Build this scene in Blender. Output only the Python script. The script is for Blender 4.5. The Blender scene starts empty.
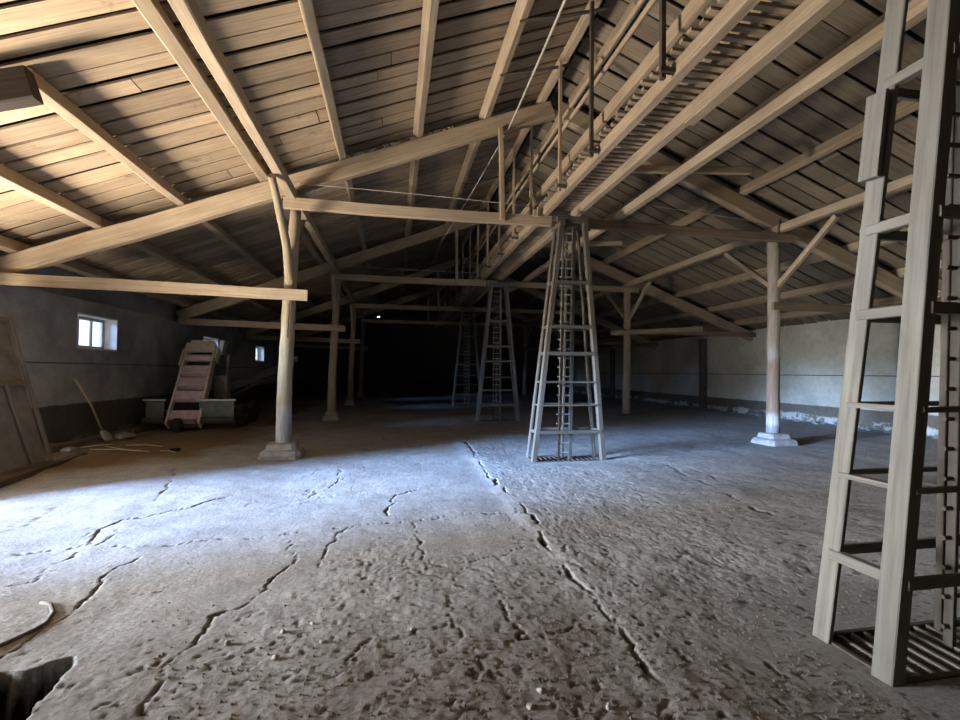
import bpy, bmesh, math, random
import numpy as np
from mathutils import Vector, Matrix
random.seed(7); rng = np.random.default_rng(11)
S = bpy.context.scene; COL = S.collection
V = Vector

# ------------------------------------------------------------------ materials
def nt(name):
    m = bpy.data.materials.new(name); m.use_nodes = True
    t = m.node_tree; t.nodes.clear()
    out = t.nodes.new('ShaderNodeOutputMaterial'); b = t.nodes.new('ShaderNodeBsdfPrincipled')
    t.links.new(b.outputs[0], out.inputs[0]); b.inputs['Roughness'].default_value = .85
    b.inputs['Specular IOR Level'].default_value = .25
    return m, t, b
def N(t, kind, **kw):
    n = t.nodes.new(kind)
    for k, v in kw.items():
        if k.startswith('i_'):
            n.inputs[k[2:].replace('_', ' ')].default_value = v
        else: setattr(n, k, v)
    return n
def ramp(t, fac, stops):
    r = t.nodes.new('ShaderNodeValToRGB'); t.links.new(fac, r.inputs[0])
    e = r.color_ramp.elements
    while len(e) < len(stops): e.new(.5)
    for k, (p, c) in zip(e, stops):
        k.position = p; k.color = (*c, 1) if len(c) == 3 else c
    return r.outputs[0]
def mixc(t, f, a, b, mode='MIX'):
    n = t.nodes.new('ShaderNodeMix'); n.data_type = 'RGBA'; n.blend_type = mode
    for s, x in ((n.inputs[0], f), (n.inputs[6], a), (n.inputs[7], b)):
        if hasattr(x, 'is_linked'): t.links.new(x, s)
        elif isinstance(x, (tuple, list)): s.default_value = (*x, 1)
        else: s.default_value = x
    return n.outputs[2]
def bump(t, b, h, strength=.3, dist=.02):
    n = N(t, 'ShaderNodeBump'); n.inputs['Strength'].default_value = strength; n.inputs['Distance'].default_value = dist
    t.links.new(h, n.inputs['Height']); t.links.new(n.outputs[0], b.inputs['Normal'])
def noise(t, vec, scale, detail=4, rough=.55, out=0):
    n = N(t, 'ShaderNodeTexNoise'); n.inputs['Scale'].default_value = scale; n.inputs['Detail'].default_value = detail
    n.inputs['Roughness'].default_value = rough
    if vec is not None: t.links.new(vec, n.inputs['Vector'])
    return n.outputs[out]
def objpos(t):
    return N(t, 'ShaderNodeNewGeometry').outputs['Position']

def wood(name, lo, hi, dark=.55, vary=.35, blotch=None):
    """sawn dusty timber, grain follows the 'gr' attribute (x along the piece)"""
    m, t, b = nt(name)
    a = N(t, 'ShaderNodeAttribute', attribute_name='gr').outputs['Vector']
    mp = N(t, 'ShaderNodeMapping'); mp.inputs['Scale'].default_value = (.9, 22, 22); t.links.new(a, mp.inputs[0])
    g = noise(t, mp.outputs[0], 1.6, 5, .62)
    c = ramp(t, g, [(.2, tuple(x*dark for x in lo)), (.4, lo), (.75, hi)])
    big = noise(t, a, 1.1, 3, .6)
    c = mixc(t, .55, c, ramp(t, big, [(.3, (.62, .6, .58)), (.65, (1.05, 1.03, 1))]), 'MULTIPLY')
    isl = N(t, 'ShaderNodeNewGeometry').outputs['Random Per Island']
    c = mixc(t, vary, c, ramp(t, isl, [(0, (.55, .52, .5)), (.5, (.95, .93, .9)), (1, (1.25, 1.2, 1.12))]), 'MULTIPLY')
    if blotch:
        f = ramp(t, noise(t, a, 2.7, 4, .7), [(.6, (0, 0, 0)), (.72, (1, 1, 1))])
        c = mixc(t, f, c, blotch)
    t.links.new(c, b.inputs['Base Color'])
    bump(t, b, g, .35, .008)
    return m
def plain(name, col, rough=.8, metal=0, var=.25, scale=6):
    m, t, b = nt(name)
    p = N(t, 'ShaderNodeTexCoord').outputs['Object']
    n = noise(t, p, scale, 5, .65)
    c = ramp(t, n, [(.25, tuple(x*(1-var) for x in col)), (.7, tuple(min(1, x*(1+var)) for x in col))])
    t.links.new(c, b.inputs['Base Color']); b.inputs['Roughness'].default_value = rough; b.inputs['Metallic'].default_value = metal
    bump(t, b, n, .15, .01)
    return m
M = {}
M['rafter'] = wood('rafter_wood', (.36, .28, .185), (.50, .405, .28))
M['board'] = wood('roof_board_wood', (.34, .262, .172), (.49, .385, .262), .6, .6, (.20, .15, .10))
M['board_r'] = wood('weathered_brown_board', (.225, .185, .13), (.33, .28, .205), .6, .6, (.13, .10, .07))  # boards of the right slope, a darker brown than the left
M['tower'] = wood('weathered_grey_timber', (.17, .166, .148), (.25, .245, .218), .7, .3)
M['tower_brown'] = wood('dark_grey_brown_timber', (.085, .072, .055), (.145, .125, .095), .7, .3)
M['felt'] = plain('roofing_felt', (.03, .028, .026), .95)  # shade between the roof boards, put into a black backing
M['slat'] = wood('slat_wood', (.33, .265, .185), (.46, .385, .28), .55, .5)
M['dark'] = wood('dark_timber', (.035, .028, .022), (.06, .05, .04))
M['redboard'] = wood('old_brown_board', (.20, .145, .10), (.30, .225, .16))
M['iron'] = plain('dark_iron', (.10, .085, .07), .7, .3)
M['soot'] = plain('black_dirt', (.012, .011, .010), .95)
M['rope'] = plain('dusty_rope', (.42, .37, .29), .9)
M['conc'] = plain('footing_concrete', (.31, .30, .275), .9, 0, .3, 9)
M['stone'] = plain('pale_stone', (.46, .44, .40), .9, 0, .2, 30)
M['stone_dark'] = plain('dull_stone', (.25, .23, .2), .9, 0, .3, 30)
M['grit'] = plain('dark_crumbs', (.15, .135, .115), .95, 0, .3, 40)
M['straw'] = plain('dry_straw', (.50, .40, .22), .9)
M['frame'] = plain('flaked_window_paint', (.50, .47, .41), .8)
M['reveal'] = plain('lime_reveal', (.72, .70, .64), .9, 0, .12)
M['paint_pink'] = plain('faded_mauve_paint', (.50, .40, .41), .7, 0, .3, 7)
M['paint_beige'] = plain('dusty_beige_paint', (.52, .45, .37), .75, 0, .3, 7)
M['paint_green'] = plain('dull_green_paint', (.11, .135, .125), .7, 0, .3, 7)
M['steel'] = plain('pale_dusty_steel', (.42, .43, .42), .6, .2, .2)
M['rubber'] = plain('old_rubber', (.03, .028, .028), .9)
M['sheet'] = plain('grey_panel_sheet', (.165, .155, .14), .9, 0, .3, 4)

def wallmat(name, base, patch, bandc, bandz, peel, peelz):
    m, t, b = nt(name)
    p = objpos(t)
    z = N(t, 'ShaderNodeSeparateXYZ'); t.links.new(p, z.inputs[0])
    big = noise(t, p, .7, 6, .65); fine = noise(t, p, 7, 5, .7)
    c = ramp(t, big, [(.32, patch), (.62, base)])
    c = mixc(t, .45, c, ramp(t, fine, [(.3, (.66, .66, .66)), (.65, (1.06, 1.06, 1.06))]), 'MULTIPLY')
    def zmask(h, amp, soft):     # 1 below h
        a = N(t, 'ShaderNodeMath', operation='MULTIPLY_ADD'); t.links.new(noise(t, p, 2.2, 6, .7), a.inputs[0]); a.inputs[1].default_value = amp
        t.links.new(z.outputs[2], a.inputs[2])
        mr = N(t, 'ShaderNodeMapRange'); t.links.new(a.outputs[0], mr.inputs[0])
        mr.inputs[1].default_value = h + amp*.5 - soft; mr.inputs[2].default_value = h + amp*.5 + soft
        mr.inputs[3].default_value = 1; mr.inputs[4].default_value = 0
        return mr.outputs[0]
    c = mixc(t, zmask(bandz, .06, .015), c, mixc(t, .5, bandc, ramp(t, fine, [(.3, (.5, .5, .5)), (.7, (1.2, 1.2, 1.2))]), 'MULTIPLY'))
    pl = N(t, 'ShaderNodeMath', operation='MULTIPLY'); t.links.new(zmask(peelz, .55, .02), pl.inputs[0])
    t.links.new(ramp(t, noise(t, p, 1.1, 7, .72), [(.47, (0, 0, 0)), (.52, (1, 1, 1))]), pl.inputs[1])
    c = mixc(t, pl.outputs[0], c, peel)
    t.links.new(c, b.inputs['Base Color'])
    bump(t, b, fine, .35, .02)
    return m
M['wall_r'] = wallmat('limewashed_panel', (.63, .61, .49), (.43, .41, .33), (.16, .135, .10), .56, (.50, .49, .43), .24)
M['wall_l'] = wallmat('grey_panel_wall', (.43, .43, .415), (.21, .21, .205), (.09, .082, .072), .88, (.17, .15, .125), .2)
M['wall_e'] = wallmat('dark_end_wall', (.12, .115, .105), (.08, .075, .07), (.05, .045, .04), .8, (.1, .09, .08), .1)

def postmat(name, stops):
    m, t, b = nt(name)
    p = objpos(t)
    z = N(t, 'ShaderNodeSeparateXYZ'); t.links.new(p, z.inputs[0])
    a = N(t, 'ShaderNodeAttribute', attribute_name='gr').outputs['Vector']
    mp = N(t, 'ShaderNodeMapping'); mp.inputs['Scale'].default_value = (1.2, 14, 14); t.links.new(a, mp.inputs[0])
    g = noise(t, mp.outputs[0], 1.8, 6, .68)
    s = N(t, 'ShaderNodeMath', operation='MULTIPLY_ADD'); t.links.new(g, s.inputs[0]); s.inputs[1].default_value = .5; t.links.new(z.outputs[2], s.inputs[2])
    d = N(t, 'ShaderNodeMath', operation='MULTIPLY_ADD'); t.links.new(s.outputs[0], d.inputs[0]); d.inputs[1].default_value = .2; d.inputs[2].default_value = -.05
    c = ramp(t, d.outputs[0], stops)
    c = mixc(t, .7, c, ramp(t, g, [(.3, (.5, .46, .42)), (.6, (1.08, 1.06, 1.03))]), 'MULTIPLY')
    t.links.new(c, b.inputs['Base Color']); bump(t, b, g, .5, .012)
    return m
M['post_l'] = postmat('peeled_log_limed_foot', [(.0, (0.340, 0.340, 0.340)), (.18, (0.370, 0.370, 0.363)), (.21, (0.318, 0.281, 0.192)), (.45, (0.370, 0.318, 0.200)), (.7, (0.340, 0.274, 0.170)), (.9, (0.326, 0.266, 0.185))])  # pale foot: blue door light painted into the log's colour
M['post_r'] = postmat('log_rusty_limed', [(.0, (0.277, 0.269, 0.252)), (.085, (0.277, 0.269, 0.252)), (.095, (0.521, 0.504, 0.470)), (.13, (0.504, 0.479, 0.437)), (.15, (0.302, 0.197, 0.130)), (.36, (0.319, 0.218, 0.151)), (.40, (0.437, 0.386, 0.336)), (.62, (0.386, 0.328, 0.269)), (.9, (0.336, 0.286, 0.218))])
M['post_f'] = postmat('log_plain', [(.0, (0.340, 0.270, 0.200)), (.3, (0.380, 0.300, 0.215)), (.9, (0.400, 0.320, 0.230))])

def floormat():
    m, t, b = nt('cracked_dusty_concrete')
    p = objpos(t)
    big = noise(t, p, .55, 5, .6); mid = noise(t, p, 3.2, 6, .68); fine = noise(t, p, 34, 8, .78)
    c = ramp(t, big, [(.3, (.335, .33, .32)), (.65, (.42, .415, .40))])
    c = mixc(t, .6, c, ramp(t, mid, [(.28, (.62, .60, .58)), (.6, (1.04, 1.04, 1.04))]), 'MULTIPLY')
    c = mixc(t, .75, c, ramp(t, fine, [(.34, (.42, .40, .38)), (.52, (1, 1, 1)), (.7, (1.15, 1.15, 1.15))]), 'MULTIPLY')
    at = N(t, 'ShaderNodeAttribute', attribute_name='dirt')
    s = N(t, 'ShaderNodeSeparateColor'); t.links.new(at.outputs['Color'], s.inputs[0])
    c = mixc(t, s.outputs[1], c, mixc(t, .6, (.215, .165, .105), ramp(t, mid, [(.3, (.7, .7, .7)), (.7, (1.15, 1.15, 1.15))]), 'MULTIPLY'))   # grain dust by the wall, plus painted shade beyond the blue light
    c = mixc(t, s.outputs[2], c, mixc(t, .8, (.305, .29, .275), ramp(t, fine, [(.3, (.45, .45, .45)), (.7, (1.3, 1.3, 1.3))]), 'MULTIPLY'))       # loose dark soil
    c = mixc(t, s.outputs[0], c, (.012, .010, .008))                                             # soil in the cracks, painted shade in hole and pits
    t.links.new(c, b.inputs['Base Color']); b.inputs['Roughness'].default_value = .95; b.inputs['Specular IOR Level'].default_value = .04
    h = N(t, 'ShaderNodeMath', operation='MULTIPLY_ADD'); t.links.new(mid, h.inputs[0]); h.inputs[1].default_value = .6; t.links.new(fine, h.inputs[2])
    bump(t, b, h.outputs[0], .6, .012)
    return m
M['floor'] = floormat()
def glassmat():
    m = bpy.data.materials.new('dusty_glass'); m.use_nodes = True; t = m.node_tree; t.nodes.clear()
    o = N(t, 'ShaderNodeOutputMaterial'); mx = N(t, 'ShaderNodeMixShader'); a = N(t, 'ShaderNodeBsdfTransparent'); g = N(t, 'ShaderNodeBsdfDiffuse')
    a.inputs[0].default_value = (.93, .95, 1, 1); g.inputs[0].default_value = (.5, .5, .5, 1)
    mx.inputs[0].default_value = .5
    t.links.new(a.outputs[0], mx.inputs[1]); t.links.new(g.outputs[0], mx.inputs[2]); t.links.new(mx.outputs[0], o.inputs[0])
    return m
M['glass'] = glassmat()

# ------------------------------------------------------------------ mesh builder
class MB:
    def __init__(s): s.v = []; s.f = []; s.g = []
    def add(s, vs, fs, gs=None):
        o = len(s.v); s.v += [tuple(x) for x in vs]
        s.f += [tuple(i+o for i in f) for f in fs]
        s.g += gs if gs else [(x[0], x[1], x[2]) for x in vs]
        return s
    def rings(s, rings, grs, cap=True):
        n = len(rings[0]); vs = [p for r in rings for p in r]; gs = [p for r in grs for p in r]; fs = []
        for i in range(len(rings)-1):
            for j in range(n):
                k = (j+1) % n
                fs.append((i*n+j, i*n+k, (i+1)*n+k, (i+1)*n+j))
        if cap:
            fs.append(tuple(reversed(range(n)))); fs.append(tuple((len(rings)-1)*n+j for j in range(n)))
        return s.add(vs, fs, gs)
    def beam(s, p0, p1, w, h, up=(0, 0, 1), seg=None, ch=None, jit=.003, bow=0.):
        """sawn timber from p0 to p1: w across, h along 'up'"""
        p0, p1 = V(p0), V(p1); d = p1-p0; L = d.length; d.normalize(); up = V(up)
        x = d.cross(up)
        if x.length < 1e-4: x = d.cross(V((0, 1, 0)))
        x.normalize(); y = x.cross(d).normalized()
        seg = seg or max(1, min(40, int(L/.7))); ch = min(w, h)*.1 if ch is None else ch
        a, b = w/2, h/2
        prof = [(-a+ch, -b), (a-ch, -b), (a, -b+ch), (a, b-ch), (a-ch, b), (-a+ch, b), (-a, b-ch), (-a, -b+ch)] if ch > 0 else [(-a, -b), (a, -b), (a, b), (-a, b)]
        of = random.uniform(0, 50); R = []; G = []
        for i in range(seg+1):
            f = i/seg; c = p0+d*(L*f)+y*(-bow*math.sin(math.pi*f))
            jx, jy = random.uniform(-jit, jit), random.uniform(-jit, jit)
            R.append([c+x*(px+jx+random.uniform(-jit, jit)*.4)+y*(py+jy+random.uniform(-jit, jit)*.4) for px, py in prof])
            G.append([(L*f+of, px+of, py+of*.7) for px, py in prof])
        return s.rings(R, G)
    def box(s, c, size, rot=None):
        c = V(c); a, b, h = [k/2 for k in size]; of = random.uniform(0, 50)
        q = [(-a, -b, -h), (a, -b, -h), (a, b, -h), (-a, b, -h), (-a, -b, h), (a, -b, h), (a, b, h), (-a, b, h)]
        vs = [c+(rot @ V(p) if rot else V(p)) for p in q]
        return s.add(vs, [(3, 2, 1, 0), (4, 5, 6, 7), (0, 1, 5, 4), (1, 2, 6, 5), (2, 3, 7, 6), (3, 0, 4, 7)], [(p[0]+of, p[1]+of, p[2]+of) for p in q])
    def tube(s, pts, r, n=8, jit=0., cap=True):
        pts = [V(p) for p in pts]; rs = r if isinstance(r, (list, tuple)) else [r]*len(pts)
        R = []; G = []; L = random.uniform(0, 50); x = None; o = random.uniform(0, 30)
        for i, p in enumerate(pts):
            d = (pts[min(i+1, len(pts)-1)]-pts[max(i-1, 0)]).normalized()
            if x is None:
                x = d.cross(V((0, 0, 1)))
                if x.length < 1e-3: x = V((1, 0, 0))
            x = (x-d*x.dot(d)).normalized(); y = d.cross(x)
            if i: L += (p-pts[i-1]).length
            R.append([p+(x*math.cos(a)+y*math.sin(a))*(rs[i]*(1+random.uniform(-jit, jit))) for a in [2*math.pi*k/n for k in range(n)]])
            G.append([(L, o+rs[i]*math.cos(2*math.pi*k/n), o+rs[i]*math.sin(2*math.pi*k/n)) for k in range(n)])
        return s.rings(R, G, cap)
    def log(s, pts, r0, r1, n=14, jit=.03, sub=5):
        P = [V(p) for p in pts]; Q = []
        for i in range(len(P)-1):
            for k in range(sub): Q.append(P[i].lerp(P[i+1], k/sub))
        Q.append(P[-1]); m = len(Q)-1
        for _ in range(3): Q = [Q[0]]+[(Q[i-1]+Q[i]*2+Q[i+1])/4 for i in range(1, m)]+[Q[-1]]
        Q = [q+V((random.uniform(-1, 1), random.uniform(-1, 1), 0))*.006 for q in Q]
        return s.tube(Q, [r0+(r1-r0)*i/m for i in range(m+1)], n, jit)
    def build(s, name, mat, parent=None, smooth=False):
        vs = np.array(s.v, float)
        lo, hi = vs.min(0), vs.max(0)
        o = V(((lo[0]+hi[0])/2, (lo[1]+hi[1])/2, lo[2])) if parent is None else parent.matrix_world.translation.copy() if False else None
        if parent is not None:
            o = V(ORI[parent.name])
        me = bpy.data.meshes.new(name); me.from_pydata([tuple(V(p)-o) for p in s.v], [], s.f); me.update()
        a = me.attributes.new('gr', 'FLOAT_VECTOR', 'POINT'); a.data.foreach_set('vector', np.array(s.g, dtype=np.float32).ravel())
        me.materials.append(mat)
        if smooth:
            me.polygons.foreach_set('use_smooth', [len(f) == 4 for f in s.f])
        ob = bpy.data.objects.new(name, me); COL.objects.link(ob)
        if parent is None: ob.location = o
        else: ob.parent = parent
        ORI[ob.name] = tuple(o)
        return ob
ORI = {}       # where each object's own origin stands in the world
def tag(o, label, cat, group=None, kind=None):
    o['label'] = label; o['category'] = cat
    if group: o['group'] = group
    if kind: o['kind'] = kind
    return o
def thing(name, loc, label, cat, group=None):
    o = bpy.data.objects.new(name, None); COL.objects.link(o); o.location = loc; o.empty_display_size = .2
    ORI[o.name] = tuple(loc)
    return tag(o, label, cat, group)
def struct(o): o['kind'] = 'structure'; return o
# ------------------------------------------------------------------ dimensions (metres; u right, v along the hall, z up)
CU = 3.25                        # ridge line
WL, WR = -6.5, 13.75             # wall faces
V0, V1 = -4.0, 36.4              # front and end wall
FR = [9.18+6.77*k for k in range(4)]        # roof frames in view
PU = 1.0; SL = .39
def rz(u): return 7.1-SL*abs(u-CU)           # rafter centre height
ORD = ['nearest', 'second', 'third', 'fourth']

# ------------------------------------------------------------------ floor: one relief grid with cracks, pits and soil
CR = [(0.03,0.05,[(1.63,10.54),(1.52,8.18),(1.47,6.92),(1.49,5.99),(1.55,5.18),(1.45,4.65),(1.4,4.18),(1.41,3.79),(1.38,3.48),(1.4,3.18),(1.37,2.96),(1.4,2.71),(1.39,2.48),(1.34,2.19),(1.28,1.99)]),(0.018,0.03,[(-3.38,4.82),(-3.16,4.83),(-2.86,4.86),(-2.76,4.99),(-2.91,5.39),(-2.83,5.67),(-2.64,5.78),(-2.39,6.05),(-2.2,6.33),(-2.05,6.45)]),(0.012,0.02,[(-2.86,4.09),(-2.69,4.18),(-2.77,4.52),(-2.75,4.74),(-2.69,4.9),(-2.73,5.18)]),(0.012,0.03,[(-2.12,3.08),(-2.13,3.28),(-2.09,3.47),(-2.1,3.69),(-2.13,3.84),(-2.21,4.14),(-2.2,4.33),(-2.16,4.51)]),(0.008,0.02,[(-2.57,4.88),(-2.19,4.82),(-1.8,4.89),(-1.45,4.91),(-1.12,4.89),(-0.82,5.02),(-0.43,5.05),(0.03,5.17),(0.19,5.11),(0.52,5.24),(0.98,5.28),(1.5,5.23)]),(0.012,0.035,[(-0.97,4.75),(-0.87,4.43),(-0.84,4.16),(-0.9,3.92),(-0.89,3.69),(-0.97,3.52),(-1.0,3.43),(-1.12,3.32),(-1.14,3.25),(-1.13,3.11),(-1.15,2.96),(-1.17,2.83),(-1.17,2.7),(-1.15,2.52),(-1.12,2.41)]),(0.012,0.03,[(-0.43,5.05),(-0.53,4.85),(-0.56,4.5),(-0.6,4.32),(-0.57,3.96)]),(0.02,0.03,[(-0.06,5.33),(-0.03,5.72),(0.03,6.17),(0.23,6.4),(0.34,6.49)]),(0.01,0.02,[(0.21,5.11),(0.25,4.72),(0.26,4.37),(0.27,4.02)]),(0.012,0.03,[(0.4,3.34),(0.43,3.22),(0.38,3.09),(0.39,2.88),(0.4,2.78)]),(0.014,0.03,[(0.74,3.19),(0.74,2.94),(0.74,2.79),(0.76,2.68)]),(0.008,0.02,[(0.58,3.9),(0.93,4.02),(1.26,4.2)]),(0.012,0.02,[(-3.82,5.44),(-3.76,5.59),(-3.84,6.09),(-3.9,6.33)]),(0.006,0.015,[(-2.05,3.75),(-1.85,3.79),(-1.62,3.78)]),(0.03,0.02,[(4.66,7.44),(4.47,6.47),(4.42,5.74),(4.23,5.04),(4.23,4.64)]),(0.02,0.02,[(4.84,7.0),(4.84,6.28),(4.56,5.36),(4.49,4.87)]),(0.01,0.02,[(6.36,5.61),(6.86,5.71),(7.23,5.72)]),(0.01,0.02,[(1.3,2.95),(1.11,2.79),(0.94,2.73),(0.8,2.68)]),(0.012,0.03,[(-1.34,2.45),(-1.31,2.5),(-1.23,2.51)]),(0.01,0.02,[(-0.45,2.52),(-0.3,2.54),(-0.21,2.6),(-0.16,2.7),(-0.11,2.78)]),(0.012,0.02,[(-3.48,8.4),(-3.06,7.18),(-2.87,6.48)]),(0.01,0.02,[(-0.84,7.85),(-0.79,6.83),(-1.04,6.34),(-1.04,5.97)]),(0.01,0.02,[(-0.94,2.76),(-0.85,2.65),(-0.85,2.57)])]
def vnoise(x, y, s, seed):
    r = np.random.default_rng(seed); G = r.random((256, 256)); X = x*s; Y = y*s
    i = np.floor(X).astype(int); j = np.floor(Y).astype(int); fx = X-i; fy = Y-j
    fx = fx*fx*(3-2*fx); fy = fy*fy*(3-2*fy); i0 = i % 256; i1 = (i+1) % 256; j0 = j % 256; j1 = (j+1) % 256
    return (G[i0, j0]*(1-fx)+G[i1, j0]*fx)*(1-fy)+(G[i0, j1]*(1-fx)+G[i1, j1]*fx)*fy-.5
def fbm(x, y, s, seed, o=4):
    return sum(vnoise(x, y, s*2**k, seed+k)*.5**k for k in range(o))
vs = [-4.2, -3, -2, -1, 0, .6]; y = 1.2
while y < 36.6: vs.append(y); y += max(.010, y*.0050)
vs.append(36.7); vs = np.array(vs)
us = []; x = -6.75
while x < 14.0: us.append(x); x += .013 if -3.2 < x < 3.4 else (.03 if x < 8 else .05)
us.append(14.0); us = np.array(us)
X, Y = np.meshgrid(us, vs); Z = fbm(X, Y, .35, 1, 3)*.05+fbm(X, Y, 2.2, 21, 5)*.009
right = 1/(1+np.exp(-(X-1.4+fbm(X, Y, 1.2, 5)*.15)/.05))                     # the rough strip right of the long joint
near = np.clip((4.3-Y+fbm(X, Y, .8, 8)*1.6)/1.2, 0, 1)
rough = np.clip(right*.75+near*.9, 0, 1)
Z += rough*(fbm(X, Y, 5, 31, 5)*.005+np.abs(fbm(X, Y, 24, 41, 3))*.008)
Z += (.25+rough)*fbm(X, Y, 14, 43, 3)*.004
Z += right*(.018)
dirt_shade = np.zeros((*X.shape, 4), np.float32); dirt_shade[..., 3] = 1
wob = fbm(X, Y, 6, 51, 5)*.15; wob2 = fbm(X, Y, 6, 61, 5)*.15
def polydist(pl, x, y):
    best = np.full(x.shape, 9.)
    for (a, b), (c, d) in zip(pl[:-1], pl[1:]):
        ex, ey = c-a, d-b; L = ex*ex+ey*ey+1e-9
        t = np.clip(((x-a)*ex+(y-b)*ey)/L, 0, 1)
        best = np.minimum(best, np.hypot(x-a-t*ex, y-b-t*ey))
    return best
for n, (w, d, pl) in enumerate(CR):
    P = np.array(pl); m = (X > P[:, 0].min()-.4) & (X < P[:, 0].max()+.4) & (Y > P[:, 1].min()-.4) & (Y < P[:, 1].max()+.4)
    xs, ys = X[m]+wob[m]*.55, Y[m]+wob2[m]*.55
    dd = polydist(pl, xs, ys); ww = w*.43*(.5+1.1*np.clip(.42+fbm(X[m], Y[m], 4.5, 70+n, 3)*2.0, 0, 1))*np.clip(.55+ys*.1, .7, 1.8)
    k = np.clip(1.3-dd/ww, 0, 1)
    if n in (0, 14, 15): k = k*np.clip(.45+fbm(X[m], Y[m], 5, 300+n, 3)*2.6, 0, 1)
    Z[m] -= d*.7*np.sqrt(k)
    dirt_shade[m, 0] = np.maximum(dirt_shade[m, 0], np.clip(k*1.6, 0, 1)*.9)
# fine crazing between the big cracks
craze = np.abs(fbm(X, Y, 1.3, 81, 4)); k = np.clip(1-craze/.006, 0, 1)*(np.clip(fbm(X, Y, .6, 91, 2)*3, 0, 1)); Z -= .010*k; dirt_shade[..., 0] = np.maximum(dirt_shade[..., 0], k*.5)
pock = np.clip((fbm(X, Y, 21, 101, 3)-.38)*9, 0, 1)*rough; Z -= .010*pock; dirt_shade[..., 0] = np.maximum(dirt_shade[..., 0], pock*.6)
dirt_shade[..., 1] = np.clip((-3.2-X+fbm(X, Y, .8, 111)*1.4)/.5, 0, 1)*np.clip((Y-8.2+fbm(X, Y, .9, 121)*.8-(X+5)*.5)/.5, 0, 1)  # brown zone by the left wall: grain dust and painted shade
dirt_shade[..., 2] = np.clip((3.7-Y+fbm(X, Y, .7, 131)*3+np.clip(X, -2, 2)*.45-.5)/1.3, 0, 1)*.9
Z += dirt_shade[..., 1]*(.04+fbm(X, Y, 1.5, 141)*.05)
# broken-out hole at the left foreground, its shade painted black
hx, hy = X+fbm(X, Y, 2.5, 151, 3)*.22, Y+fbm(X, Y, 2.5, 161, 3)*.22
h = np.clip((np.minimum(-1.62+(2.6-hy)*.30-hx, 2.93-hy))/.05, 0, 1)*(X > -4)*(Y > 1)*(X < 0)
Z -= h*.8; dirt_shade[..., 0] = np.maximum(dirt_shade[..., 0], np.clip(h*8, 0, 1))
TW = [(3.2, 2.05, 2.43), (3.13, 8.05, 8.43), (3.36, 14.85, 15.23), (3.4, 21.6, 21.98)]     # tower centre u, near leg v, far leg v
for c, a, b in TW:                                                             # shallow pits under the tower gratings, their shade painted black
    pit = (np.abs(X-c) < .60) & (Y > a-.02) & (Y < b+.04); Z[pit] = -.32; dirt_shade[pit, 0] = 1
    apr = np.exp(-((np.abs(X-c)/1.1)**4))*np.exp(-(((Y-(a+b)/2)/.7)**4)); Z = np.where(pit, Z, Z*(1-apr*.9))
me = bpy.data.meshes.new('floor'); nr, nc = X.shape
idx = np.arange(nr*nc).reshape(nr, nc)
q = np.stack([idx[:-1, :-1], idx[:-1, 1:], idx[1:, 1:], idx[1:, :-1]], -1).reshape(-1, 4)
me.vertices.add(nr*nc); me.vertices.foreach_set('co', np.stack([X, Y, Z], -1).astype(np.float32).ravel())
me.loops.add(q.size); me.loops.foreach_set('vertex_index', q.ravel().astype(np.int32))
me.polygons.add(len(q)); me.polygons.foreach_set('loop_start', np.arange(0, q.size, 4, dtype=np.int32))
me.polygons.foreach_set('loop_total', np.full(len(q), 4, dtype=np.int32))
me.update(calc_edges=True)
ca = me.color_attributes.new('dirt', 'FLOAT_COLOR', 'POINT'); ca.data.foreach_set('color', dirt_shade.ravel())
me.polygons.foreach_set('use_smooth', np.ones(len(q), dtype=bool))
me.materials.append(M['floor']); fl = bpy.data.objects.new('floor', me); COL.objects.link(fl); struct(fl)
def fz(u, v):
    return float(Z[np.abs(vs-v).argmin(), np.abs(us-u).argmin()])
yard = MB().box((-26, 8, -.12), (38.3, 70, .2)).build('floor_yard', plain('yard_earth', (.42, .37, .29), .95)); struct(yard)

# ------------------------------------------------------------------ walls
WT = .42
WIN = [(11.06, 12.5), (17.6, 19.0), (23.8, 25.3)]; WZ = (2.03, 2.78)
DOOR = (2.8, 7.6, 2.95)
def wall_with_holes(name, mat, holes, top):
    mb = MB(); cuts = sorted(holes); v = V0
    def blk(a, b, z0, z1): mb.box((WL-WT/2, (a+b)/2, (z0+z1)/2), (WT, b-a, z1-z0))
    for a, b, z0, z1 in cuts:
        blk(v, a, -.3, top); 
        if z0 > 0: blk(a, b, -.3, z0)
        blk(a, b, z1, top); v = b
    blk(v, V1, -.3, top)
    mb.box((WL-WT+.06, (V0+V1)/2, top+.3), (.12, V1-V0, .9))
    return struct(mb.build(name, mat))
wall_with_holes('wall_left', M['wall_l'], [(DOOR[0], DOOR[1], -.3, DOOR[2])]+[(a, b, *WZ) for a, b in WIN], 3.06)
mb = MB()
for a, b in ((V0, 3.4), (7.0, 11.9), (11.92, 18.3), (18.33, 25), (25.03, V1)):
    mb.box((WL+.012, (a+b)/2, 1.715), (.03, b-a, .022))
struct(mb.build('trim_1', plain('joint_mortar', (.10, .095, .09), .95)))
mb = MB()
mb.box((WR+WT/2, (V0+V1)/2, .63), (WT, V1-V0, 1.86))
mb.box((WR+WT/2+.03, (V0+V1)/2, 1.57), (WT-.04, V1-V0, .03))
mb.box((WR+WT/2, (V0+V1)/2, 2.43), (WT, V1-V0, 1.7)); mb.box((WR+WT-.06, (V0+V1)/2, 3.5), (.12, V1-V0, .7))
struct(mb.build('wall_right', M['wall_r']))
mb = MB()
for a, b in ((V0, 8.3), (8.34, 14.9), (14.95, 21.4), (21.45, V1)): mb.box((WR-.01, (a+b)/2, 1.57+random.uniform(-.01, .01)), (.03, b-a, .03))
struct(mb.build('trim_3', plain('wall_joint_shadow_gap', (.12, .11, .09), .95)))  # dark mortar line along the right wall's panel joint
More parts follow.
